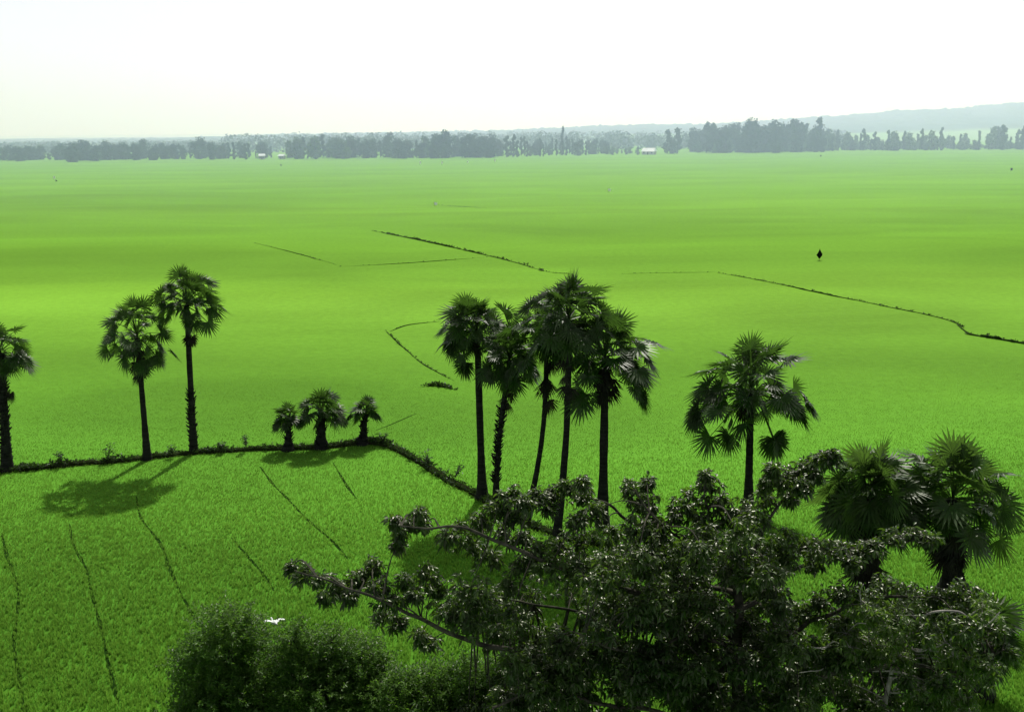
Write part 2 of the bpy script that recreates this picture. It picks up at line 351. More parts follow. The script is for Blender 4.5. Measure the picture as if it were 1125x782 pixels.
MAIN = [(-90, 530), (0, 518), (60, 513), (160, 504), (230, 497), (300, 494), (355, 492), (400, 487), (430, 492), (470, 514), (520, 543), (560, 567), (620, 590), (700, 605)]
b_main = bank('earth_bank', MAIN, .55, .24, 'weedy earth bank crossing the near field below the palms', weeds=24, wh=.25)
BANKS = [([(410, 254), (470, 266), (540, 282), (575, 291), (597, 298)], .6, .34, 'dark straight bank in the far field above the palm cluster'),
         ([(790, 300), (850, 311), (905, 323), (980, 338), (1040, 351), (1057, 359)], .5, .24, 'long dark bank running across the right half of the field'),
         ([(1060, 367), (1092, 372), (1150, 382)], .5, .3, 'short dark bank stub at the right edge of the field'),
         ([(425, 364), (440, 379), (465, 400), (498, 418)], .28, .1, 'bank left of the palm cluster'),
         ([(468, 424), (482, 424), (500, 428)], .6, .2, 'short dark weedy mound left of the palm cluster')]
b_all = [b_main]
for i, (p, wd, hh, lb) in enumerate(BANKS):
    b_all.append(bank('earth_bank', p, wd * .75, hh * .7, lb, mat='bank_grass', taper=.3, wob=.5, weeds=4 if i < 3 else 5, wh=(.3, .24, .26, .2, .3)[i]))
for p, lb in (([(280, 267), (320, 277), (370, 291)], 'thin faint bank in the far field at the left'), ([(372, 293), (450, 289), (540, 282)], 'thin bank line running to the straight dark bank'),
              ([(685, 301), (720, 300), (788, 299)], 'thin bank line left of the long right bank'), ([(470, 225), (540, 229)], 'faint bank far out in the field'), ([(597, 298), (612, 300), (628, 301)], 'thin bank line running behind the cluster tops'), ([(1052, 357), (1064, 366), (1080, 370)], 'short bend joining the two right banks'),
              ([(428, 364), (450, 357), (485, 353)], 'faint light bank above the bank left of the cluster'), ([(1062, 596), (1095, 588), (1160, 580)], 'low grassy ridge at the lower right edge')):
    bank('earth_bank', p, .3, .07, lb, mat='bank_grass', taper=.4, weeds=1.0, wh=.18)
FURROWS = [[(2, 585), (8, 612), (20, 650), (15, 700), (22, 745), (30, 800)], [(76, 575), (82, 600), (95, 625), (104, 665), (113, 700), (120, 735), (130, 775)],
           [(150, 545), (156, 570), (178, 600), (186, 625), (203, 660), (222, 692)], [(254, 590), (268, 606), (285, 626), (302, 650)],
           [(286, 512), (300, 532), (318, 550), (340, 572), (362, 592), (382, 614)], [(365, 508), (380, 531), (392, 548)], [(412, 473), (430, 466), (458, 454)]]
furrow_pts = []
for p in FURROWS:
    dn = bank('furrow', p, .13, .006, 'thin dark gap between rice plots in the near field', wob=.6, mat='ditch'); furrow_pts += dn

# rice plants (stuff)
def make_tuft():
    mb = MB(); r = random.Random(3)
    for k in range(9):
        a = r.uniform(0, 6.28); lean = r.uniform(.03, .38); h = r.uniform(.2, .36); wd = r.uniform(.009, .015)
        d = Vector((math.cos(a), math.sin(a), 0)); s = Vector((-d.y, d.x, 0)); b = d * r.uniform(0, .05)
        p1 = b + Vector((0, 0, h * .6)) + d * lean * h * .35; p2 = b + Vector((0, 0, h * (1 - .25 * lean))) + d * lean * h * 1.0
        mb.add([tuple(b - s * wd * .6), tuple(b + s * wd * .6), tuple(p1 + s * wd), tuple(p1 - s * wd), tuple(p2)], [(0, 1, 2, 3), (3, 2, 4)])
    me = bpy.data.meshes.new('rice_tuft'); me.from_pydata(np.concatenate(mb.v).tolist(), [], mb.f); me.materials.append(M['rice']); return me
tuft_me = make_tuft()
fp = np.array([(p.x, p.y) for p in furrow_pts]); bp_ = np.array([(p.x, p.y) for p in b_main])
pts = []
ys = npr.uniform(26, 130, 2100000); keep = npr.uniform(0, 1, len(ys)) < (ys / 130)          # uniform per area inside a wedge
ys = ys[keep]; xs = npr.uniform(-.62, .62, len(ys)) * ys
dens_keep = npr.uniform(0, 1, len(ys)) < np.interp(ys, [26, 45, 70, 100], [1, .8, .4, .0])
xs, ys = xs[dens_keep], ys[dens_keep]
def mind(xs, ys, ref):
    md = np.full(len(xs), 1e9)
    for x, y in ref: md = np.minimum(md, (xs - x) ** 2 + (ys - y) ** 2)
    return np.sqrt(md)
sel = ys < 75
md = np.full(len(xs), 9.); md[sel] = mind(xs[sel], ys[sel], fp); md2 = mind(xs, ys, bp_[::2])
jit = .0 + .11 * npr.random(len(xs)) * np.sin(xs * 3.1 + ys * 2.3) ** 2
ok = (md > jit + .045) & (md2 > .3)
xs, ys = xs[ok], ys[ok]; print('tufts', len(xs))
me = bpy.data.meshes.new('rice_points'); me.from_pydata([(float(x), float(y), 0.0) for x, y in zip(xs, ys)], [], [])
at_ = me.attributes.new('size', 'FLOAT', 'POINT'); at_.data.foreach_set('value', (np.interp(ys, [26, 45, 66, 100], [.62, .46, .21, .04]) * npr.uniform(.75, 1.25, len(ys))).astype(np.float32))
ro = bpy.data.objects.new('rice_plants', me); COL.objects.link(ro); ro['kind'] = 'stuff'; ro['label'] = 'upright young rice plants covering the near field'; ro['category'] = 'rice'
tuft_ob = bpy.data.objects.new('rice_tuft', tuft_me)
gn = bpy.data.node_groups.new('rice_scatter', 'GeometryNodeTree')
gn.interface.new_socket('Geometry', in_out='INPUT', socket_type='NodeSocketGeometry'); gn.interface.new_socket('Geometry', in_out='OUTPUT', socket_type='NodeSocketGeometry')
gi = gn.nodes.new('NodeGroupInput'); go = gn.nodes.new('NodeGroupOutput'); ip = gn.nodes.new('GeometryNodeInstanceOnPoints')
oi = gn.nodes.new('GeometryNodeObjectInfo'); oi.inputs['Object'].default_value = tuft_ob
rv = gn.nodes.new('FunctionNodeRandomValue'); rv.data_type = 'FLOAT_VECTOR'; rv.inputs[0].default_value = (-.07, -.07, 0); rv.inputs[1].default_value = (.07, .07, 6.28)
rs = gn.nodes.new('GeometryNodeInputNamedAttribute'); rs.data_type = 'FLOAT'; rs.inputs['Name'].default_value = 'size'
gn.links.new(gi.outputs[0], ip.inputs['Points']); gn.links.new(oi.outputs['Geometry'], ip.inputs['Instance'])
gn.links.new(rv.outputs[0], ip.inputs['Rotation']); gn.links.new(rs.outputs[0], ip.inputs['Scale']); gn.links.new(ip.outputs[0], go.inputs[0])
md_ = ro.modifiers.new('scatter', 'NODES'); md_.node_group = gn

# weeds on the banks (stuff)
P = []; A = []; Nn = []; Ln = []; Wd = []
for p, h in weedP:
    for k in range(6):
        a = rnd.uniform(0, 6.28); l = rnd.uniform(.2, 1.0)
        P.append(tuple(p + Vector((rnd.uniform(-.08, .08), rnd.uniform(-.08, .08), rnd.uniform(-.1, .3) * h)))); A.append((math.cos(a) * l, math.sin(a) * l, rnd.uniform(.3, 1.1)))
        Nn.append((rnd.uniform(-1, 1), rnd.uniform(-1, 1), 1)); Ln.append(h * rnd.uniform(.6, 1.2)); Wd.append(h * rnd.uniform(.16, .34))
o = leaves_mesh('bank_weeds', M['weed'], P, A, Nn, np.array(Ln), np.array(Wd), full=False, droop=.3); o['kind'] = 'stuff'; o['label'] = 'dark low weeds growing along the earth banks'; o['category'] = 'weeds'

def bank_plant(px, py, h, wdt, label, n=70):
    g0 = gp(px, py); g0.z = .3; r = empty('bank_shrub', g0, label, 'shrub', 'small shrubs on the bank')
    P = []; A = []; Nn = []; st = MB()
    for k in range(5):
        a = rnd.uniform(0, 6.28); tip = Vector((math.cos(a) * wdt * .4, math.sin(a) * wdt * .4, h * rnd.uniform(.6, 1)))
        st.tube([(0, 0, 0), tip * .5 + Vector((0, 0, .05)), tip], [.02, .014, .006], 4)
        for j in range(n // 5):
            t = rnd.uniform(.25, 1); q = tip * t + Vector((rnd.gauss(0, .08), rnd.gauss(0, .08), rnd.gauss(0, .06))) * wdt
            P.append(tuple(q)); b = rnd.uniform(0, 6.28); A.append((math.cos(b), math.sin(b), rnd.uniform(-.2, .9))); Nn.append((rnd.gauss(0, .4), rnd.gauss(0, .4), 1))
    st.build('stem', M['bark_dark'], r); leaves_mesh('foliage', M['weed'], P, A, Nn, npr.uniform(.14, .26, len(P)), npr.uniform(.06, .1, len(P)), r, full=False)
for a in ((118, 508, .9, 1.3, 'low wide leafy shrub on the earth bank left of the leaning palm'), (68, 513, .7, .7, 'small shrub on the bank between the left edge palm and the wide shrub'),
          (271, 496, .95, .7, 'tallest small shrub on the bank between the tall palm and the three short palms'), (190, 503, .45, .8, 'small shrub on the bank between the two tall left palms'),
          (243, 498, .5, .6, 'low shrub just right of the tall left palm foot'), (421, 490, .7, .8, 'small shrub on the bend of the bank right of the three short palms'),
          (470, 514, .8, .9, 'dark shrub halfway along the slanting bank'), (500, 530, .9, 1.1, 'dark shrub low on the slanting bank near the palm cluster')):
    bank_plant(*a)

# ------------------------------------------------------------------ fan palms
def fan(mb, base, direc, petiole, rad, seg=22, span=R(250), droop=.15, stiff=.5):
    """one fan leaf: stalk plus pleated blade split into pointed fingers"""
    d = direc.normalized(); side = d.cross(Vector((0, 0, 1)))
    side = side.normalized() if side.length > .05 else Vector((rnd.uniform(-1, 1), rnd.uniform(-1, 1), 0)).normalized()
    up = side.cross(d)
    tw = rnd.gauss(0, .75); side, up = side * math.cos(tw) + up * math.sin(tw), up * math.cos(tw) - side * math.sin(tw)
    mid = base + d * petiole * .5 + Vector((0, 0, .03)); hub = base + d * petiole + Vector((0, 0, -droop * petiole * .4))
    d2 = (hub - mid).normalized(); d2 = (d2 + Vector((0, 0, -droop))).normalized(); up = side.cross(d2)
    # stalk
    pw = .028
    mb.add([tuple(base - side * pw * 1.6), tuple(base + side * pw * 1.6), tuple(mid + side * pw), tuple(mid - side * pw), tuple(hub + side * pw * .7), tuple(hub - side * pw * .7)], [(0, 1, 2, 3), (3, 2, 4, 5)])
    V = [tuple(hub)]; Fc = []; cup = rnd.uniform(.15, .45)
    for i in range(seg + 1):                      # pleated disc edge
        a = -span / 2 + span * i / seg; r = rad * .36 * (.86 + .14 * math.cos(a))
        q = hub + (d2 * math.cos(a) + side * math.sin(a)) * r + up * (rad * (.05 if i % 2 else -.0) + cup * rad * .5 * abs(math.sin(a * .5)) * .6)
        V.append(tuple(q))
    for i in range(seg):
        Fc.append((0, i + 1, i + 2))
    n0 = len(V)
    for i in range(seg):
        a = -span / 2 + span * (i + .5) / seg + rnd.uniform(-.04, .04); r = rad * (.84 + .16 * math.cos(a)) * rnd.uniform(.88, 1.08)
        ri = rad * .54
        dirr = d2 * math.cos(a) + side * math.sin(a)
        sag = Vector((0, 0, -1)) * rad * stiff * rnd.uniform(.06, .28)
        m = hub + dirr * ri + up * cup * rad * .5 * abs(math.sin(a * .5)) * .8 + sag * .35
        w_ = rad * span / seg * .22; t = Vector((-dirr.x, -dirr.y, -dirr.z)).cross(up).normalized()
        tip = hub + dirr * r + up * cup * rad * .5 * abs(math.sin(a * .5)) + sag
        V += [tuple(m + t * w_), tuple(m - t * w_), tuple(tip)]
        Fc += [(i + 1, i + 2, n0 + i * 3, n0 + i * 3 + 1), (n0 + i * 3 + 1, n0 + i * 3, n0 + i * 3 + 2)]
    # fix winding orientation by distance
    W = []
    for f in Fc:
        if len(f) == 4:
            a_, b_, c_, e_ = f
            if (Vector(V[b_]) - Vector(V[c_])).length > (Vector(V[b_]) - Vector(V[e_])).length: f = (a_, b_, e_, c_)
        W.append(f)
    mb.add(V, W)

def palm(base_px, top_px, label, crown_r, trunk_r=.2, nf=34, lo=-35, skirt=0, skirt_len=1.0, fan_r=1.0, bend=None, stubs=(0, 0), light=False, base_z=0., group=None, name='fan_palm', extra=(), flare=1.7, hi=88, azr=None, seg=22):
    b = gp(*base_px); b.z = 0
    top = dp(top_px[0], top_px[1], b.y)
    r = empty(name, b, label, 'palm tree', group)
    t = top - b; hgt = t.z
    pts = [Vector((0, 0, -.3)), Vector((t.x * .03, 0, .25))]
    bd = bend or (0, 0)
    for k in (.15, .3, .45, .6, .75, .9, 1.0):
        pts.append(Vector((t.x * k + bd[0] * math.sin(k * math.pi), bd[1] * math.sin(k * math.pi), hgt * k)))
    pts = smooth_path(pts, 5); L_ = len(pts)
    rad = []
    for p in pts:
        z = max(p.z, 0) / hgt
        rr = trunk_r * (1 + (flare - 1) * math.exp(-p.z / .35)) * (1 + .22 * math.exp(-((z - .12) / .12) ** 2)) * (1 - .22 * z)
        rr *= 1 + .04 * math.sin(p.z * 21)
        rad.append(rr)
    tb = MB(); tb.tube(pts, rad, 12, .08)
    if stubs[1] > 0:                     # old leaf bases that stay on the trunk
        sb = tb
        zs = stubs[0] * hgt
        while zs < stubs[1] * hgt:
            k = int(zs / hgt * (L_ - 3)) + 2; p = pts[min(k, L_ - 1)]
            for j in range(5):
                a = rnd.uniform(0, 6.28); d = Vector((math.cos(a), math.sin(a), 0)); q = Vector((p.x, p.y, zs)) + d * trunk_r * .8
                e = q + d * rnd.uniform(.1, .24) + Vector((0, 0, rnd.uniform(.08, .3)))
                sb.tube([q, e], [.05, .02], 4)
            zs += .13
    tr = tb.build('trunk', M['palm_trunk'], r, True)
    cb = MB(); c0 = Vector((t.x, 0, hgt))
    ga = math.pi * (3 - 5 ** .5); off = rnd.uniform(0, 6)
    pet = max(.25, crown_r - fan_r * .92)
    nf = int(nf * 1.65); crown_r *= 1.07; fan_r *= 1.12
    for k in range(nf):
        u = (k + .5) / nf; el = math.asin(math.sin(R(lo)) + (math.sin(R(hi)) - math.sin(R(lo))) * u) ; az = off + k * ga + rnd.uniform(-.2, .2)
        el += R(rnd.uniform(-10, 10))
        d = Vector((math.cos(az) * math.cos(el), math.sin(az) * math.cos(el), math.sin(el)))
        pr = pet * rnd.choice((.5, .8, 1, 1.1, 1.3)) * rnd.uniform(.9, 1.1) * (1 if el < R(50) else .8)
        if noise.noise(d * 1.6 + b) < -.30 and el < R(50): continue
        fan(cb, c0 + Vector((0, 0, .35 * (el / 1.5))) + d * trunk_r * .6, d, pr, fan_r * rnd.uniform(.82, 1.15), seg, span=R(rnd.uniform(200, 280)), droop=.06 + .22 * max(0, math.cos(el)), stiff=.7)
    for (dx, dz, n) in extra:           # leaf groups that stand away from the round crown
        for j in range(n):
            tgt = Vector((dx, rnd.uniform(-.5, .5), dz)); d = tgt.normalized()
            fan(cb, c0, d, max(.2, tgt.length - .5), fan_r * .85, seg, droop=.45, stiff=1.2)
    # young spear leaves in the middle
    for j in range(4):
        a = rnd.uniform(0, 6.28); e = c0 + Vector((math.cos(a) * .25, math.sin(a) * .25, crown_r * rnd.uniform(.4, .7)))
        cb.tube([c0, (c0 + e) / 2, e], [.05, .045, .01], 4)
    cb.build('crown', M['palm_light'] if light else M['palm_leaf'], r)
    if skirt:
        db = MB()
        for j in range(skirt):
            a = rnd.uniform(0, 6.28); el = R(rnd.uniform(-80, -48)); q = c0 + Vector((0, 0, -rnd.uniform(0, skirt_len)))
            d = Vector((math.cos(a) * math.cos(el), math.sin(a) * math.cos(el), math.sin(el)))
            fan(db, q + Vector((math.cos(a), math.sin(a), 0)) * trunk_r * .7, d, .35 * rnd.uniform(.6, 1.3), fan_r * .8 * rnd.uniform(.8, 1.1), 14, span=R(150), droop=.5, stiff=1.4)
        db.build('dead_fronds', M['palm_dead'], r)
    return r

g_l = 'tall fan palms on the bank at the left'; g_c = 'fan palms in the middle cluster'; g_s = 'short fan palms on the bank'; g_r = 'fan palms behind the tree at the right'
palm((8, 517), (1, 388), 'tall fan palm cut by the left edge, ragged trunk, one withered frond hanging beside it', 2.0, .26, 26, -30, 4, .6, .85, stubs=(.02, .85), group=g_l, extra=((1.6, .1, 2),))
palm((162, 505), (151, 371), 'fan palm with a leaning bare trunk and drooping ragged crown, second from left', 2.25, .19, 30, -45, 16, 2.0, .85, group=g_l, extra=((-1.75, .55, 2), (1.5, -1.1, 3), (-.9, -.9, 2)))
palm((213, 497), (205, 335), 'tallest left palm with straight trunk and a small dead tuft below its crown', 2.15, .2, 38, -25, 0, 0, .85, stubs=(.0, .42), group=g_l, extra=((1.7, -.2, 2),))
palm((530, 547), (524, 362), 'leftmost palm of the cluster, straight trunk and one frond bunch thrust out left', 2.1, .21, 36, -32, 5, .8, .9, group=g_c, extra=((-1.8, .0, 6), (-1.7, -.6, 3), (-.9, -2.0, 5)), flare=2.2)
palm((544, 562), (560, 395), 'slim rough palm second from left in the cluster with a dark hanging skirt', 1.7, .15, 30, -40, 14, 2.0, .85, stubs=(.2, .7), group=g_c, bend=(-.15, 0))
palm((578, 572), (600, 372), 'cluster palm with a curved trunk leaning right, middle of the five', 2.1, .15, 34, -38, 12, 3.2, .9, group=g_c, bend=(.35, 0))
palm((612, 588), (625, 352), 'tallest palm of the cluster, fourth from left, long thin straight trunk', 2.25, .18, 38, -35, 8, 3.4, .95, group=g_c, bend=(.18, 0))
palm((662, 578), (665, 392), 'broadest palm of the cluster, rightmost, with bunches drooping on its right', 2.6, .24, 44, -40, 12, 2.2, 1.05, group=g_c, extra=((2.3, -.8, 3), (2.2, -1.9, 3), (2.5, .3, 2)))
palm((822, 560), (825, 430), 'single fan palm with round full crown standing apart right of the cluster', 3.0, .22, 46, -42, 3, 1.2, 1.15, extra=((-3.3, -.5, 4), (3.4, -.1, 4), (-1.3, -2.4, 2), (1.6, -2.6, 6), (3.1, -1.0, 3)))
palm((960, 655), (957, 545), 'right-hand fan palm with dark skirt, left of the stout skirted one', 2.2, .26, 40, -28, 38, 3.1, 1.1, light=True, group=g_r, extra=((-1.9, -.3, 3),))
palm((1047, 652), (1047, 548), 'stout fan palm farthest right with shaggy trunk and wide spiky crown', 2.45, .38, 44, -25, 34, 2.5, 1.1, stubs=(0, .8), light=True, group=g_r, extra=((2.1, -.1, 4), (-2.0, .2, 3)), flare=2.2)
palm((1080, 765), (1078, 700), 'low dark young palm under the stout right-hand palm, crown near the ground', 1.5, .25, 34, -50, 8, .5, .95, group=g_r, name='young_fan_palm')
palm((317, 494), (317, 462), 'smallest short palm, leftmost of the three on the bank', 1.05, .19, 12, -10, 0, 0, .66, stubs=(.1, .9), group=g_s, extra=((-1.1, .1, 4), (.9, .1, 2)), flare=2.4, seg=14)
palm((353, 492), (353, 455), 'thickest short palm, middle of the three on the bank', 1.5, .3, 22, -12, 0, 0, .8, stubs=(.1, .95), group=g_s, extra=((-1.7, -.1, 5), (1.6, .0, 5)), flare=1.7, seg=14)
palm((398, 487), (402, 455), 'cone-footed short palm, rightmost of the three on the bank', 1.1, .18, 15, -10, 0, 0, .68, stubs=(.1, .9), group=g_s, extra=((-1.5, .1, 4), (1.1, .1, 3)), flare=3.2, seg=14)
# hanging withered tufts that read as separate bunches on their palms
def tuft_on(root, px, py, n, rr):
    b = root.location; p = dp(px, py, b.y) - b; db = MB()
    for j in range(n):
        a = rnd.uniform(0, 6.28); el = R(rnd.uniform(-75, -20)); d = Vector((math.cos(a) * math.cos(el), math.sin(a) * math.cos(el), math.sin(el)))
        fan(db, p, d, .15, rr, 14, span=R(170), droop=.3, stiff=1.3)
    db.build('withered_tuft', M['palm_dead'], root)
pl = [o for o in COL.objects if o.name.startswith('fan_palm')]
tuft_on(pl[0], 11, 428, 4, .6); tuft_on(pl[2], 209, 368, 9, .62)

# ------------------------------------------------------------------ broadleaf trees
def poly_in(x, y, poly):
    c = False; j = len(poly) - 1
    for i in range(len(poly)):
        if (poly[i][1] > y) != (poly[j][1] > y) and x < (poly[j][0] - poly[i][0]) * (y - poly[i][1]) / (poly[j][1] - poly[i][1]) + poly[i][0]: c = not c
        j = i
    return c

def broadleaf(name, label, trunk_pts, trunk_rad, limbs, blobs, leafmat, barkmat, leaf_l=(.11, .21), leaf_w=(.32, .44), per=13, rosette=8, group=None, twig_r=.012, name_cat='tree', droopy=.55):
    base = Vector(trunk_pts[0]); r = empty(name, base, label, name_cat, group)
    tb = MB(); tp = smooth_path(trunk_pts, 6); rr = np.interp(np.linspace(0, 1, len(tp)), np.linspace(0, 1, len(trunk_rad)), trunk_rad)
    tb.tube([p - base for p in tp], list(rr), 12, .1); trunk = tb.build('trunk', M[barkmat], r, True)
    nodes = [(p, rr[i]) for i, p in enumerate(tp)][len(tp) // 2:]
    for lp, r0, r1 in limbs:
        # join to trunk
        q = Vector(lp[0]); k = min(range(len(tp)), key=lambda i: (tp[i] - q).length); P_ = smooth_path([tp[k]] + [Vector(x) for x in lp], 7)
        P_ = [p + Vector((noise.noise(p * 1.3), noise.noise(p * 1.3 + Vector((7, 0, 0))), noise.noise(p * 1.3 + Vector((0, 9, 0))))) * .12 * min(1, i / 5) for i, p in enumerate(P_)]
        R_ = np.linspace(r0, r1, len(P_)); lb = MB(); lb.tube([p - base for p in P_], list(R_), 8, .08); lb.build('branch', M[barkmat], r, True)
        nodes += [(p, R_[i]) for i, p in enumerate(P_)][3:]
    NP = np.array([tuple(p) for p, _ in nodes])
    tw = MB(); P = []; A = []; Nn = []; Ln = []; Wd = []
    for (c, ra) in blobs:
        c = Vector(c); k = int(np.argmin(((NP - np.array(c)) ** 2).sum(1))); s = Vector(NP[k])
        m = (s + c) / 2 + Vector((rnd.gauss(0, .08), rnd.gauss(0, .08), .05 + .1 * (c - s).length))
        q = smooth_path([s, m, c], 4); tw.tube([p - base for p in q], list(np.linspace(max(twig_r * (1 + (c - s).length * .8), .008), twig_r * .5, len(q))), 5)
        for j in range(per):
            v = Vector((rnd.gauss(0, 1), rnd.gauss(0, 1), rnd.gauss(0, 1))).normalized() * rnd.random() ** .45 * rnd.choice((.8, 1, 1, 1.35))
            e = c + Vector((v.x * ra[0], v.y * ra[1], v.z * ra[2]))
            tw.tube([c - base, (c + e) / 2 - base + Vector((0, 0, .03)), e - base], [twig_r * .45, twig_r * .35, twig_r * .2], 3)
            ph = rnd.uniform(0, 6.28); tilt = Vector((rnd.gauss(0, .35), rnd.gauss(0, .35), 0))
            for l in range(rosette):
                a = ph + l * 2.4; rad = Vector((math.cos(a), math.sin(a), 0))
                ax = rad * rnd.uniform(.5, 1) + tilt + Vector((0, 0, -droopy + rnd.gauss(.3, .55)))
                P.append(tuple(e + ax.normalized() * rnd.uniform(0, .07) - base)); A.append(tuple(ax)); Nn.append((rnd.gauss(0, .5) + rad.x * .3, rnd.gauss(0, .5) + rad.y * .3, 1))
                ll = rnd.uniform(*leaf_l); Ln.append(ll); Wd.append(ll * rnd.uniform(*leaf_w))
    tw.build('twigs', M[barkmat], r)
    leaves_mesh('crown', M[leafmat], P, A, Nn, np.array(Ln), np.array(Wd), r, droop=.35, full=True)
    print(name, 'leaves', len(P)); return r

def PB(lst, d, s=1.0, dv=.8):
    res = []
    for t in lst:
        px, py, rx_, ry_ = t[:4]; dd = (t[4] if len(t) > 4 else d) + rnd.uniform(-dv, dv); m = dd / F * 1.03
        res.append((dp(px, py, dd), (rx_ * m * s, max(rx_, ry_) * m * s, ry_ * m * s)))
    return res
sil = [(322, 622, 6, 5), (334, 629, 12, 8), (350, 636, 16, 10), (368, 645, 15, 12), (385, 640, 14, 12), (396, 634, 8, 10), (358, 656, 7, 8), (384, 655, 8, 8),
       (410, 622, 10, 12), (414, 645, 13, 14), (430, 655, 18, 14), (420, 676, 14, 10), (436, 684, 10, 10), (445, 640, 12, 10), (455, 652, 10, 8), (470, 632, 14, 16), (478, 648, 10, 14), (462, 700, 10, 12), (470, 705, 14, 10),
       (434, 573, 6, 8), (440, 586, 7, 12), (450, 572, 12, 9), (462, 566, 6, 12), (466, 576, 6, 6), (437, 598, 5, 8),
       (490, 590, 12, 10), (505, 583, 16, 14), (520, 598, 18, 14), (528, 572, 16, 14), (545, 560, 14, 12), (550, 585, 18, 16), (566, 568, 14, 14), (540, 610, 16, 10), (575, 590, 10, 12),
       (562, 545, 12, 12), (575, 552, 12, 10), (590, 545, 10, 8), (605, 540, 12, 8), (622, 535, 12, 10), (640, 545, 14, 12), (655, 560, 12, 16), (640, 528, 6, 8), (636, 570, 12, 12), (605, 556, 10, 9),
       (590, 600, 18, 12), (615, 598, 20, 14), (600, 622, 22, 12), (640, 595, 20, 16), (575, 618, 16, 10),
       (692, 535, 8, 12), (702, 550, 12, 14), (715, 560, 12, 16), (700, 578, 18, 14), (725, 580, 18, 14), (672, 585, 16, 14), (712, 530, 5, 6),
       (745, 560, 14, 14), (762, 545, 16, 14), (778, 530, 12, 10), (775, 522, 5, 6), (790, 550, 18, 14), (770, 570, 20, 16), (800, 570, 18, 14), (815, 562, 14, 16), (832, 575, 16, 14), (842, 550, 12, 14),
       (855, 530, 14, 12), (868, 545, 14, 12), (873, 520, 14, 10), (890, 508, 14, 9), (905, 505, 12, 9), (915, 499, 8, 7), (882, 535, 10, 12), (848, 515, 8, 8), (840, 532, 6, 8), (895, 522, 8, 8),
       (860, 590, 18, 12), (885, 597, 18, 12), (905, 602, 18, 12), (925, 600, 16, 10), (940, 606, 16, 10), (960, 598, 16, 8), (985, 590, 16, 8), (1005, 588, 14, 8), (1020, 592, 12, 7), (860, 612, 20, 12), (893, 618, 14, 9), (935, 618, 12, 8),
       (900, 660, 16, 10), (925, 652, 18, 10), (950, 655, 20, 12), (978, 645, 18, 12), (885, 670, 16, 12),
       (1000, 650, 16, 10), (1030, 655, 16, 12), (1055, 648, 16, 12), (1080, 660, 16, 12), (1095, 690, 14, 12), (1105, 715, 12, 10), (1090, 735, 14, 10)]
MASS = [(480, 665), (520, 640), (570, 640), (600, 640), (625, 612), (660, 600), (700, 590), (760, 575), (800, 585), (850, 585), (865, 620), (850, 650), (880, 680), (960, 665), (1010, 662), (1060, 660), (1098, 690), (1098, 735), (1055, 790), (500, 800), (545, 745), (560, 712), (495, 690)]
GAPS = [[(585, 655), (650, 650), (655, 695), (590, 700)], [(868, 618), (955, 622), (940, 645), (880, 655)]]
fill = []
while len(fill) < 420:
    x, y = rnd.uniform(470, 1110), rnd.uniform(570, 800)
    if poly_in(x, y, MASS) and not any(poly_in(x, y, g) for g in GAPS):
        if x > 930 and y > 690 and rnd.random() < .55: continue
        fill.append((x, y, rnd.uniform(14, 24), rnd.uniform(11, 18), rnd.uniform(21.5, 28)))
D = 24.
tr_pts = [(dp(808, 782, D).x - .15, D + .3, -.1), (dp(808, 782, D).x - .1, D + .2, 3), dp(812, 782, D), dp(808, 720, D), dp(812, 660, D), dp(800, 620, D)]
def lim(pp, d0, d1, r0, r1): n = len(pp); return ([dp(x, y, d0 + (d1 - d0) * i / max(1, n - 1)) for i, (x, y) in enumerate(pp)], r0, r1)
limbs = [lim([(770, 670), (690, 650), (615, 625), (545, 592), (500, 580), (440, 575)], 24, 23, .10, .022),
         lim([(760, 740), (640, 725), (540, 710), (480, 688), (440, 668), (390, 648), (325, 624)], 24, 22.5, .11, .02),
         lim([(770, 790), (680, 775), (600, 760), (540, 775)], 23.5, 22, .08, .03),
         lim([(780, 700), (720, 690), (650, 672), (560, 662), (490, 650)], 25, 27, .08, .02),
         lim([(770, 640), (730, 600), (690, 570), (650, 548), (590, 545)], 25, 25.5, .08, .02),
         lim([(790, 610), (745, 590), (712, 560), (695, 535)], 24, 23, .05, .015),
         lim([(795, 600), (778, 565), (775, 525)], 24, 24, .05, .015),
         lim([(812, 640), (835, 590), (862, 545), (885, 515), (915, 499)], 24, 24.5, .07, .015),
         lim([(820, 665), (860, 635), (905, 610), (955, 598), (1020, 590)], 24, 24, .08, .018),
         lim([(825, 720), (880, 690), (950, 660), (1030, 655), (1090, 665)], 24, 23.5, .09, .02),
         lim([(830, 770), (900, 745), (980, 730), (1060, 735), (1105, 715)], 24, 23, .09, .02),
         lim([(800, 730), (760, 700), (700, 720), (640, 700)], 24, 21.8, .07, .02),
         lim([(820, 740), (860, 720), (920, 740), (960, 770)], 25, 27, .07, .02),
         lim([(790, 690), (740, 650), (700, 630), (660, 610)], 25, 27.5, .07, .02)]
broadleaf('broadleaf_tree', 'large dark tree with drooping glossy leaves spreading across the foreground', tr_pts, [.26, .24, .19, .16, .12, .08], limbs,
          PB(sil, D, 1.0) + PB(fill, D, 1.0, .2), 'tree_leaf', 'bark', per=27, rosette=10)

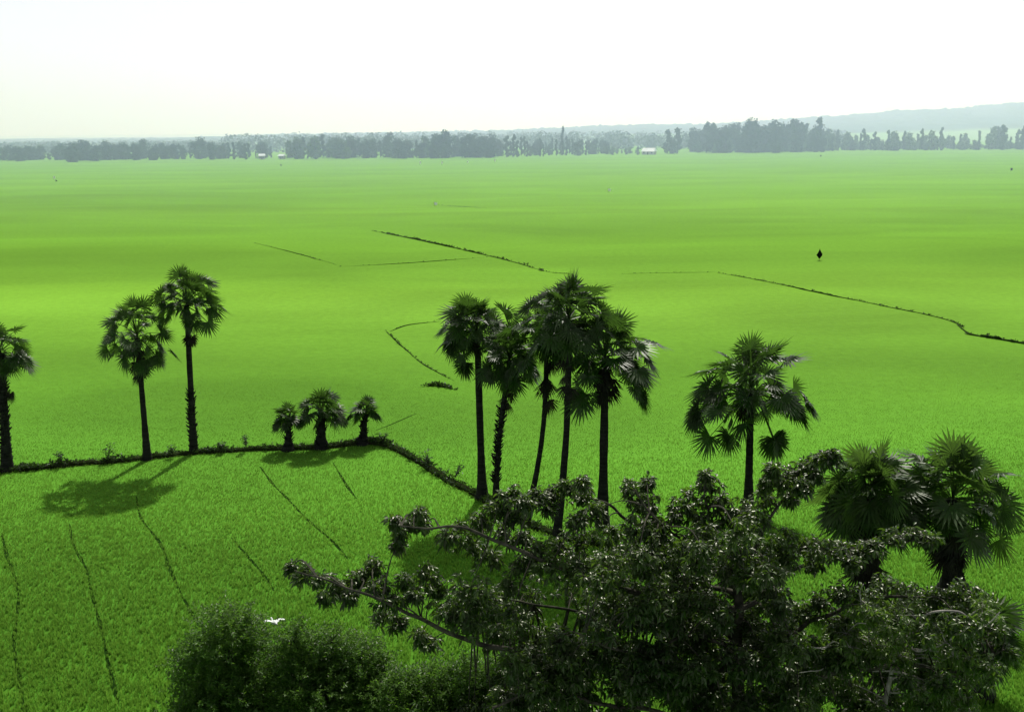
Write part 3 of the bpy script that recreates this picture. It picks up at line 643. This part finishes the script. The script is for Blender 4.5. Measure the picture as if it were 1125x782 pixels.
# pale-branched tree low on the right
D2 = 27.
b2 = [(x, y, a, b_, d) for x, y, a, b_, d in [(rnd.uniform(905, 1085), rnd.uniform(660, 800), rnd.uniform(12, 20), rnd.uniform(10, 16), rnd.uniform(22.0, 25.5)) for _ in range(75)] if x - 905 > (760 - y) * .2]
x0 = dp(975, 782, D2).x
broadleaf('pale_branched_tree', 'lighter green tree with bare whitish branches at the lower right', [(x0, 24, -.1), (x0, 24, 3), dp(975, 790, 24), dp(978, 745, 24), dp(990, 700, 24)], [.14, .12, .08, .06, .04],
          [lim([(955, 705), (920, 710), (885, 712), (850, 714)], 24, 21.5, .035, .012), lim([(985, 700), (1020, 672), (1050, 672), (1075, 690), (1100, 672)], 23, 21.5, .04, .012),
           lim([(960, 690), (945, 660), (950, 640)], 23, 22, .03, .01), lim([(1010, 715), (1050, 700), (1070, 690)], 23, 22, .03, .01), lim([(960, 735), (915, 730), (880, 740)], 24, 22, .03, .01)],
          PB(b2, D2, 1, .1), 'tree_leaf2', 'bark_pale', leaf_l=(.12, .19), leaf_w=(.28, .4), per=20, rosette=9)

# fine-leaved bushes at the lower left
def bush(label, px, base_y, D_, blobs, mat, n_leaf, group='fine-leaved bushes along the bottom edge', ll=(.10, .17)):
    c = dp(px, base_y, D_); b = Vector((c.x, c.y, 0)); r = empty('leafy_bush', b, label, 'bush', group)
    P = []; A = []; Nn = []; st = MB(); wts = []
    B = []
    for x, y, rx_, ry_, dd in blobs:
        m = dd / F * 1.03; B.append((dp(x, y, dd) - b, Vector((rx_ * m, rx_ * m * 1.1, ry_ * m)))); wts.append(rx_ * ry_)
    for cc, ra in B:
        q = smooth_path([(rnd.gauss(0, .15), rnd.gauss(0, .15), -.1), (cc.x * .3, cc.y * .3, cc.z * .5), tuple(cc)], 6); st.tube(q, list(np.linspace(.07, .015, len(q))), 6)
        for j in range(18):
            v = Vector((rnd.gauss(0, 1), rnd.gauss(0, 1), rnd.gauss(.3, 1))).normalized(); e = cc + Vector((v.x * ra.x, v.y * ra.y, v.z * ra.z)) * .95
            st.tube([cc, (cc + e) / 2 + Vector((0, 0, .05)), e], [.012, .008, .004], 3)
    tot = sum(wts)
    for (cc, ra), w_ in zip(B, wts):
        for s_ in range(max(1, int(n_leaf * w_ / tot / 12))):
            v = Vector((rnd.gauss(0, 1), rnd.gauss(0, 1), rnd.gauss(0, 1))).normalized() * (rnd.random() ** .25) * rnd.choice((.8, 1, 1.08, 1.3)) * rnd.uniform(.86, 1.12)
            q = cc + Vector((v.x * ra.x, v.y * ra.y, v.z * ra.z)); dirn = (Vector((v.x, v.y, v.z + .5)) + Vector((rnd.gauss(0, .4), rnd.gauss(0, .4), rnd.gauss(0, .4)))).normalized()
            for l in range(12):      # a leafy shoot
                p = q + dirn * l * .035; a = l * 2.4
                P.append(tuple(p)); A.append((math.cos(a) + dirn.x * .8, math.sin(a) + dirn.y * .8, rnd.gauss(.1, .4) + dirn.z * .6)); Nn.append((rnd.gauss(0, .4), rnd.gauss(0, .4), 1))
    st.build('stem', M['bark_dark'], r)
    leaves_mesh('foliage', M[mat], P, A, Nn, npr.uniform(ll[0], ll[1], len(P)), npr.uniform(.045, .07, len(P)), r, full=False, droop=.2); return r
bush('rounded dense small-leaved bush at the lower left, nearest the left edge', 245, 782, 29,
     [(248, 705, 34, 34, 29), (222, 735, 28, 34, 29), (275, 725, 32, 36, 29.5), (240, 765, 42, 40, 28.5), (215, 790, 30, 30, 28), (290, 770, 30, 40, 28.5), (255, 690, 20, 18, 29), (262, 800, 50, 40, 29)], 'bush_leaf', 42000)
bush('broader small-leaved bush beside the white bird, second from left', 360, 782, 29,
     [(322, 702, 14, 16, 29), (330, 730, 26, 30, 29), (362, 735, 30, 30, 29.3), (395, 728, 26, 26, 29), (350, 770, 40, 38, 28.5), (400, 765, 32, 36, 28.6), (365, 705, 12, 10, 29), (375, 800, 50, 36, 29), (418, 745, 12, 26, 29)], 'bush_leaf', 42000)
bush('low leafy bush between the small-leaved bushes and the big tree', 480, 790, 28,
     [(455, 758, 18, 18, 28), (435, 765, 22, 22, 27.8), (465, 778, 30, 26, 27.6), (500, 785, 34, 26, 27.4), (480, 750, 16, 20, 28), (440, 780, 22, 20, 27.5), (505, 765, 24, 22, 28), (470, 790, 34, 22, 27.6), (540, 775, 24, 22, 27.6), (520, 800, 30, 24, 28), (545, 750, 24, 24, 27.5), (575, 770, 30, 30, 27.5), (515, 750, 22, 22, 27.5)], 'bush_leaf', 32000, ll=(.12, .2))

# ------------------------------------------------------------------ far trees
def far_proto(kind, seed):
    r = random.Random(seed); P = []; A = []; Nn = []; S = []
    if kind == 'round': h = 12; cw = 4.8; n = 1300
    elif kind == 'slender': h = 15; cw = 2.7; n = 1000
    else: h = 8; cw = 3.2; n = 600
    lumps = []
    for k in range({'round': 16, 'slender': 12, 'airy': 8}[kind]):
        t = (k + r.random()) / {'round': 16, 'slender': 12, 'airy': 8}[kind] * .88 + .12
        prof = {'round': math.sin(min(1, (t - .1) / .9) * math.pi * .86) ** .6, 'slender': (1.15 - t) ** .5, 'airy': math.sin(t * 2.9)}[kind]
        a = r.uniform(0, 6.28); rr = cw * prof * r.uniform(.1, .7); s = cw * r.uniform(.28, .5) * (1 if kind != 'slender' else .8)
        lumps.append((math.cos(a) * rr, math.sin(a) * rr, h * t - s * .5, s))
    for i in range(n):
        x, y, z, s = r.choice(lumps); v = Vector((r.gauss(0, 1), r.gauss(0, 1), r.gauss(0, 1))).normalized() * s * r.uniform(.5, 1.1)
        P.append((x + v.x, y + v.y, max(.4, z + v.z * 1.1))); A.append((r.gauss(0, 1), r.gauss(0, 1), r.gauss(0, .8))); Nn.append((v.x, v.y, v.z + .3)); S.append(r.uniform(.7, 1.3))
    S = np.array(S)
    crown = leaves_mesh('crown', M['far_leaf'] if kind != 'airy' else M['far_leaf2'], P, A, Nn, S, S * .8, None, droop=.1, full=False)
    tb = MB(); tb.tube([(0, 0, -.2), (.1, .05, h * .4), (0, 0, h * .85)], [.28, .2, .06], 6)
    for k in range(3):
        x, y, z, s = lumps[k]; tb.tube([(0, 0, h * .35), (x * .5, y * .5, (z + h * .35) / 2), (x, y, z)], [.12, .08, .03], 4)
    trunk = tb.build('trunk', M['bark_dark']); return crown, trunk, h
protos = {k: [far_proto(k, s) for s in range(5)] for k in ('round', 'slender', 'airy')}
protos['round'] = protos['round']; used = set()
NAMEK = {'round': 'broadleaf_tree', 'slender': 'slender_tree', 'airy': 'small_tree'}
def far_tree(px, base_py, top_py, kind, label, group, Y=None, wide=1.0):
    if Y is None: b = gp(px, base_py)
    else: b = dp(px, base_py, Y); b.z = 0
    top = dp(px, top_py, b.y); h = max(3, top.z)
    cr, tk, h0 = rnd.choice(protos[kind]); s = h / h0
    root = empty(NAMEK[kind], (b.x, b.y, 0), label, 'tree', group); root.rotation_euler.z = rnd.uniform(0, 6.28); root.scale = (s * wide, s * wide, s)
    for src in (cr, tk):
        if src.name not in used: used.add(src.name); c = src
        else: c = src.copy(); COL.objects.link(c)
        c.parent = root
segs = [  # x0, x1, base y at x0 / x1, top y, jitter, kinds, spacing, wide, label
    (-30, 80, 178, 177, 161, 3, 'r', 7, 1.2, 'round hazy tree in the far tree line at the far left', 'left end of the far tree line'),
    (80, 172, 178, 176, 158, 3, 'r', 6, 1.1, 'hazy tree in the far tree line above the two left palms', 'far trees above the left palms'),
    (172, 300, 176, 175, 157, 3, 'rrs', 6, 1.0, 'hazy tree in the far tree line left of the small white houses', 'far trees left of the white houses'),
    (318, 480, 175, 174, 154, 5, 'rsa', 5.5, 1.0, 'loose hazy tree in the far tree line right of the small white houses', 'far trees right of the white houses'),
    (480, 560, 174, 173, 151, 4, 'rrs', 4.5, 1.0, 'dark dense tree in the far tree line above the palm cluster', 'dense far trees above the palm cluster'),
    (560, 670, 173, 170, 152, 5, 'srs', 3.6, .8, 'slim tree in the even dark plantation left of the farmhouse', 'plantation left of the farmhouse'),
    (672, 705, 170, 170, 160, 5, 'a', 6, 1.0, 'small pale tree between the plantation and the farmhouse', 'small trees beside the farmhouse'),
    (757, 905, 168, 167, 140, 6, 'rrrs', 3.6, .85, 'tall tree in the big dark clump right of the farmhouse', 'tall dark clump right of the farmhouse'),
    (760, 905, 168, 167, 154, 4, 'ra', 8, 1.0, 'lower tree at the foot of the tall clump right of the farmhouse', 'low trees at the foot of the tall clump'),
    (905, 1062, 166, 165, 148, 5, 'asas', 4.6, .85, 'thin airy tree in the loose row below the hill', 'loose row of thin trees below the hill'),
    (905, 1150, 166, 164, 157, 3, 'ar', 5.5, 1.5, 'low bushy tree at the foot of the loose row below the hill', 'low trees under the loose row below the hill'),
    (1088, 1150, 165, 164, 146, 6, 'sra', 6, .9, 'thin tree at the right end of the far tree line', 'right end of the far tree line')]
KM = {'r': 'round', 's': 'slender', 'a': 'airy'}; cnt = 0
for x0_, x1_, b0, b1, tp, jt, ks, sp, wd, lb, gr in segs:
    x = x0_ + 1
    while x < x1_:
        by = b0 + (b1 - b0) * (x - x0_) / (x1_ - x0_); low = rnd.random()
        far_tree(x, by + .4 - rnd.uniform(0, 2.2), tp + rnd.gauss(0, jt * .75) + (4 if low < .2 else 0), KM[rnd.choice(ks)], lb, gr, wide=wd * rnd.uniform(.85, 1.2)); cnt += 1
        x += sp * rnd.uniform(.6, 1.4)
for a in ((733, 169, 143, 'slender', 'tall slim tree just right of the farmhouse, left of a pair', 1.15), (744, 169, 141, 'slender', 'tall slim tree just right of the farmhouse, right of a pair', 1.15), (738, 169, 152, 'round', 'lower round tree between the pair of slim trees', .8),
          (776, 168, 134, 'slender', 'tall spiky tree rising from the left of the tall clump', .9), (783, 168, 135, 'slender', 'second spiky tree rising from the left of the tall clump', .9),
          (824, 168, 131, 'round', 'highest round tree in the middle of the tall clump', .7), (852, 168, 134, 'round', 'high tree right of the middle of the tall clump', .7), (898, 167, 130, 'slender', 'tallest narrow tree at the right end of the tall clump', .9),
          (1012, 165, 141, 'slender', 'leaning slim tree taller than its row below the hill', .7), (1033, 165, 141, 'slender', 'slim tree standing above the right part of its row', .7), (1075, 165, 144, 'slender', 'lone slim tree in the gap below the hill', .8),
          (1101, 165, 137, 'slender', 'tall slim tree near the right edge', 1.0), (1123, 165, 139, 'slender', 'tall slim tree cut by the right edge', .9), (150, 176, 161, 'round', 'dark low round tree above the left palms', 1.5), (537, 173, 152, 'round', 'broad dark round tree above the palm cluster', 1.5),
          (618, 171, 139, 'slender', 'single tree standing above the plantation', .5)):
    far_tree(a[0], a[1], a[2], a[3], a[4], 'trees of the far tree line', wide=a[5]); cnt += 1
print('far trees', cnt)
for k in protos:                 # prototypes never placed are removed
    for cr, tk, _ in protos[k]:
        for o in (cr, tk):
            if o.name not in used: bpy.data.objects.remove(o)

# woodland beyond the first line, one mass
P = []; A = []; Nn = []; S = []
for i in range(900):
    px = rnd.uniform(-150, 1250); Y = rnd.uniform(1000, 1500)
    if 930 < px: continue
    b = dp(px, 170, Y); h = rnd.uniform(9, 19) * (1 if px > 250 else .6); wdt = rnd.uniform(5, 12)
    for j in range(60):
        v = Vector((rnd.gauss(0, 1), rnd.gauss(0, 1), rnd.gauss(0, 1))).normalized()
        P.append((b.x + v.x * wdt, b.y + v.y * wdt, max(.5, h * .5 + v.z * h * .5))); A.append((rnd.gauss(0, 1), rnd.gauss(0, 1), rnd.gauss(0, .5))); Nn.append((v.x, v.y, v.z + .3)); S.append(rnd.uniform(2, 4))
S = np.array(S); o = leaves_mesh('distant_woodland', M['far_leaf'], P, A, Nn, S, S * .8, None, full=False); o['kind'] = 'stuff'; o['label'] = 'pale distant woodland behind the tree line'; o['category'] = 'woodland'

# ------------------------------------------------------------------ farmhouses
def house(px, py, wd, dep, hw, hr, rot, label, group=None):
    b = gp(px, py); r = empty('farmhouse', (b.x, b.y, 0), label, 'house', group); r.rotation_euler.z = R(rot)
    mb = MB(); mb.box(-wd / 2, wd / 2, -dep / 2, dep / 2, 0, hw); mb.build('wall', M['wall'], r)
    e = .6; mb = MB(); x = wd / 2 + e; y = dep / 2 + e
    mb.add([(-x, -y, hw - .1), (x, -y, hw - .1), (x, y, hw - .1), (-x, y, hw - .1), (-x * .9, 0, hw + hr), (x * .9, 0, hw + hr)], [(0, 1, 5, 4), (2, 3, 4, 5), (1, 2, 5), (3, 0, 4), (3, 2, 1, 0)]); mb.build('roof', M['roof'], r)
    mb = MB(); mb.box(-.5, .5, -dep / 2 - .06, -dep / 2 - .003, 0.0, 2.1); mb.build('door', M['wood'], r)
    for k in (-.32, .32):
        mb = MB(); mb.box(k * wd - .6, k * wd + .6, -dep / 2 - .05, -dep / 2 - .003, .9, 2.0); mb.build('window', M['glass'], r)
    return r
house(713, 170, 10, 7, 2.6, 2.6, -25, 'farmhouse with a pale sheet roof in the gap of the far tree line')
house(288, 175.2, 4, 4, 2.8, 1.3, 10, 'small pale house in the far tree line, left one of two'); house(310, 174.8, 4, 4, 2.4, 1.2, -15, 'small pale house in the far tree line, right one of two')

# ------------------------------------------------------------------ scarecrow, marker flags, birds
b = gp(900, 286); r = empty('scarecrow', b, 'black cloth scarecrow on a pole standing alone in the far right field', 'scarecrow')
mb = MB(); mb.tube([(0, 0, 0), (0, 0, 1.0), (0, 0, 1.85)], [.03, .03, .02], 6); mb.build('pole', M['wood'], r)
mb = MB(); mb.tube([(-.45, 0, .85), (0, 0, .9), (.45, 0, .83)], [.02, .025, .02], 6); mb.build('crossbar', M['wood'], r)
mb = MB(); mb.tube([(0, 0, .3), (0, 0, .5), (0, 0, .8), (0, 0, 1.0), (0, 0, 1.3), (0, 0, 1.7)], [.1, .24, .46, .4, .2, .04], 10, .35); mb.build('cloth', M['cloth_black'], r, True)
def flag(px, py, h, dark, label):
    b = gp(px, py); r = empty('marker_flag', b, label, 'flag', 'marker flags standing in the far field')
    mb = MB(); mb.tube([(0, 0, 0), (0, 0, h)], [.04, .03], 5); mb.build('pole', M['wood'], r)
    n = 6; V = []; 
    for i in range(n + 1):
        t = i / n; V += [(t * .9, math.sin(t * 5) * .12, h - .05 - t * .1), (t * .8, math.sin(t * 5 + .4) * .12, h * .4 - t * .15)]
    mb = MB(); mb.add(V, [(2 * i, 2 * i + 1, 2 * i + 3, 2 * i + 2) for i in range(n)]); mb.build('cloth', M['cloth_black'] if dark else M['cloth_white'], r)
for a in ((461, 182, 2.6, 0, 'white marker flag below the far trees, leftmost of four in a row'), (485, 182, 2.6, 0, 'white marker flag below the far trees, second of four in a row'), (513, 180, 1.6, 0, 'smallest white marker flag, third of four below the far trees'),
          (543, 179.5, 2.6, 0, 'white marker flag below the far trees, rightmost of four in a row'), (668, 212, 1.4, 0, 'lone white marker flag in the far field above the palm cluster right side'), (477, 227, 1.2, 0, 'white marker flag on the faint far bank'),
          (59, 198, 1.8, 0, 'white marker flag alone in the far field at the left'), (61, 200, .9, 1, 'low dark marker rag beside the lone left white flag'), (308, 183, 1.2, 1, 'low dark marker rag below the far trees at centre left'),
          (901, 173, 1.6, 1, 'low dark marker rag below the tall clump'), (1110, 189, 1.8, 1, 'dark marker rag near the right edge of the far field')):
    flag(*a)

def egret(px, py, Y, span, yaw, label):
    p = dp(px, py, Y); r = empty('white_egret', p, label, 'bird'); r.rotation_euler = (R(8), R(14), R(yaw))
    mb = MB(); mb.tube([(-.42, 0, .02), (-.3, 0, .02), (-.15, 0, .03), (0, 0, .02), (.16, 0, .0), (.24, 0, .05), (.28, 0, .1), (.36, 0, .1), (.4, 0, .1)], [.01, .035, .07, .085, .06, .03, .028, .035, .015], 10); mb.build('body', M['feather'], r, True)
    mb = MB(); mb.tube([(.4, 0, .1), (.5, 0, .095)], [.012, .003], 6); mb.build('beak', M['beak'], r)
    for s in (-1, 1):
        V = []; n = 7
        for i in range(n + 1):
            t = i / n; y = s * (.05 + t * span / 2); z = .05 + .2 * t - .16 * t * t; ch = .19 * (1 - t * .7)
            V += [(ch * .6 + .05 * math.sin(t * 3), y, z), (0, y, z + .015), (-ch - .04 * t, y, z - .01)]
        Fc = []
        for i in range(n): Fc += [(3 * i, 3 * i + 1, 3 * i + 4, 3 * i + 3), (3 * i + 1, 3 * i + 2, 3 * i + 5, 3 * i + 4)]
        mb = MB(); mb.add(V, Fc); mb.build('wing', M['feather'], r, True)
    mb = MB()
    for s in (-.02, .02): mb.tube([(-.35, s, 0), (-.6, s, -.01)], [.008, .005], 5)
    mb.build('leg', M['wood'], r)
egret(301, 684, 31, .62, 120, 'white egret gliding low over the field behind the small-leaved bushes')
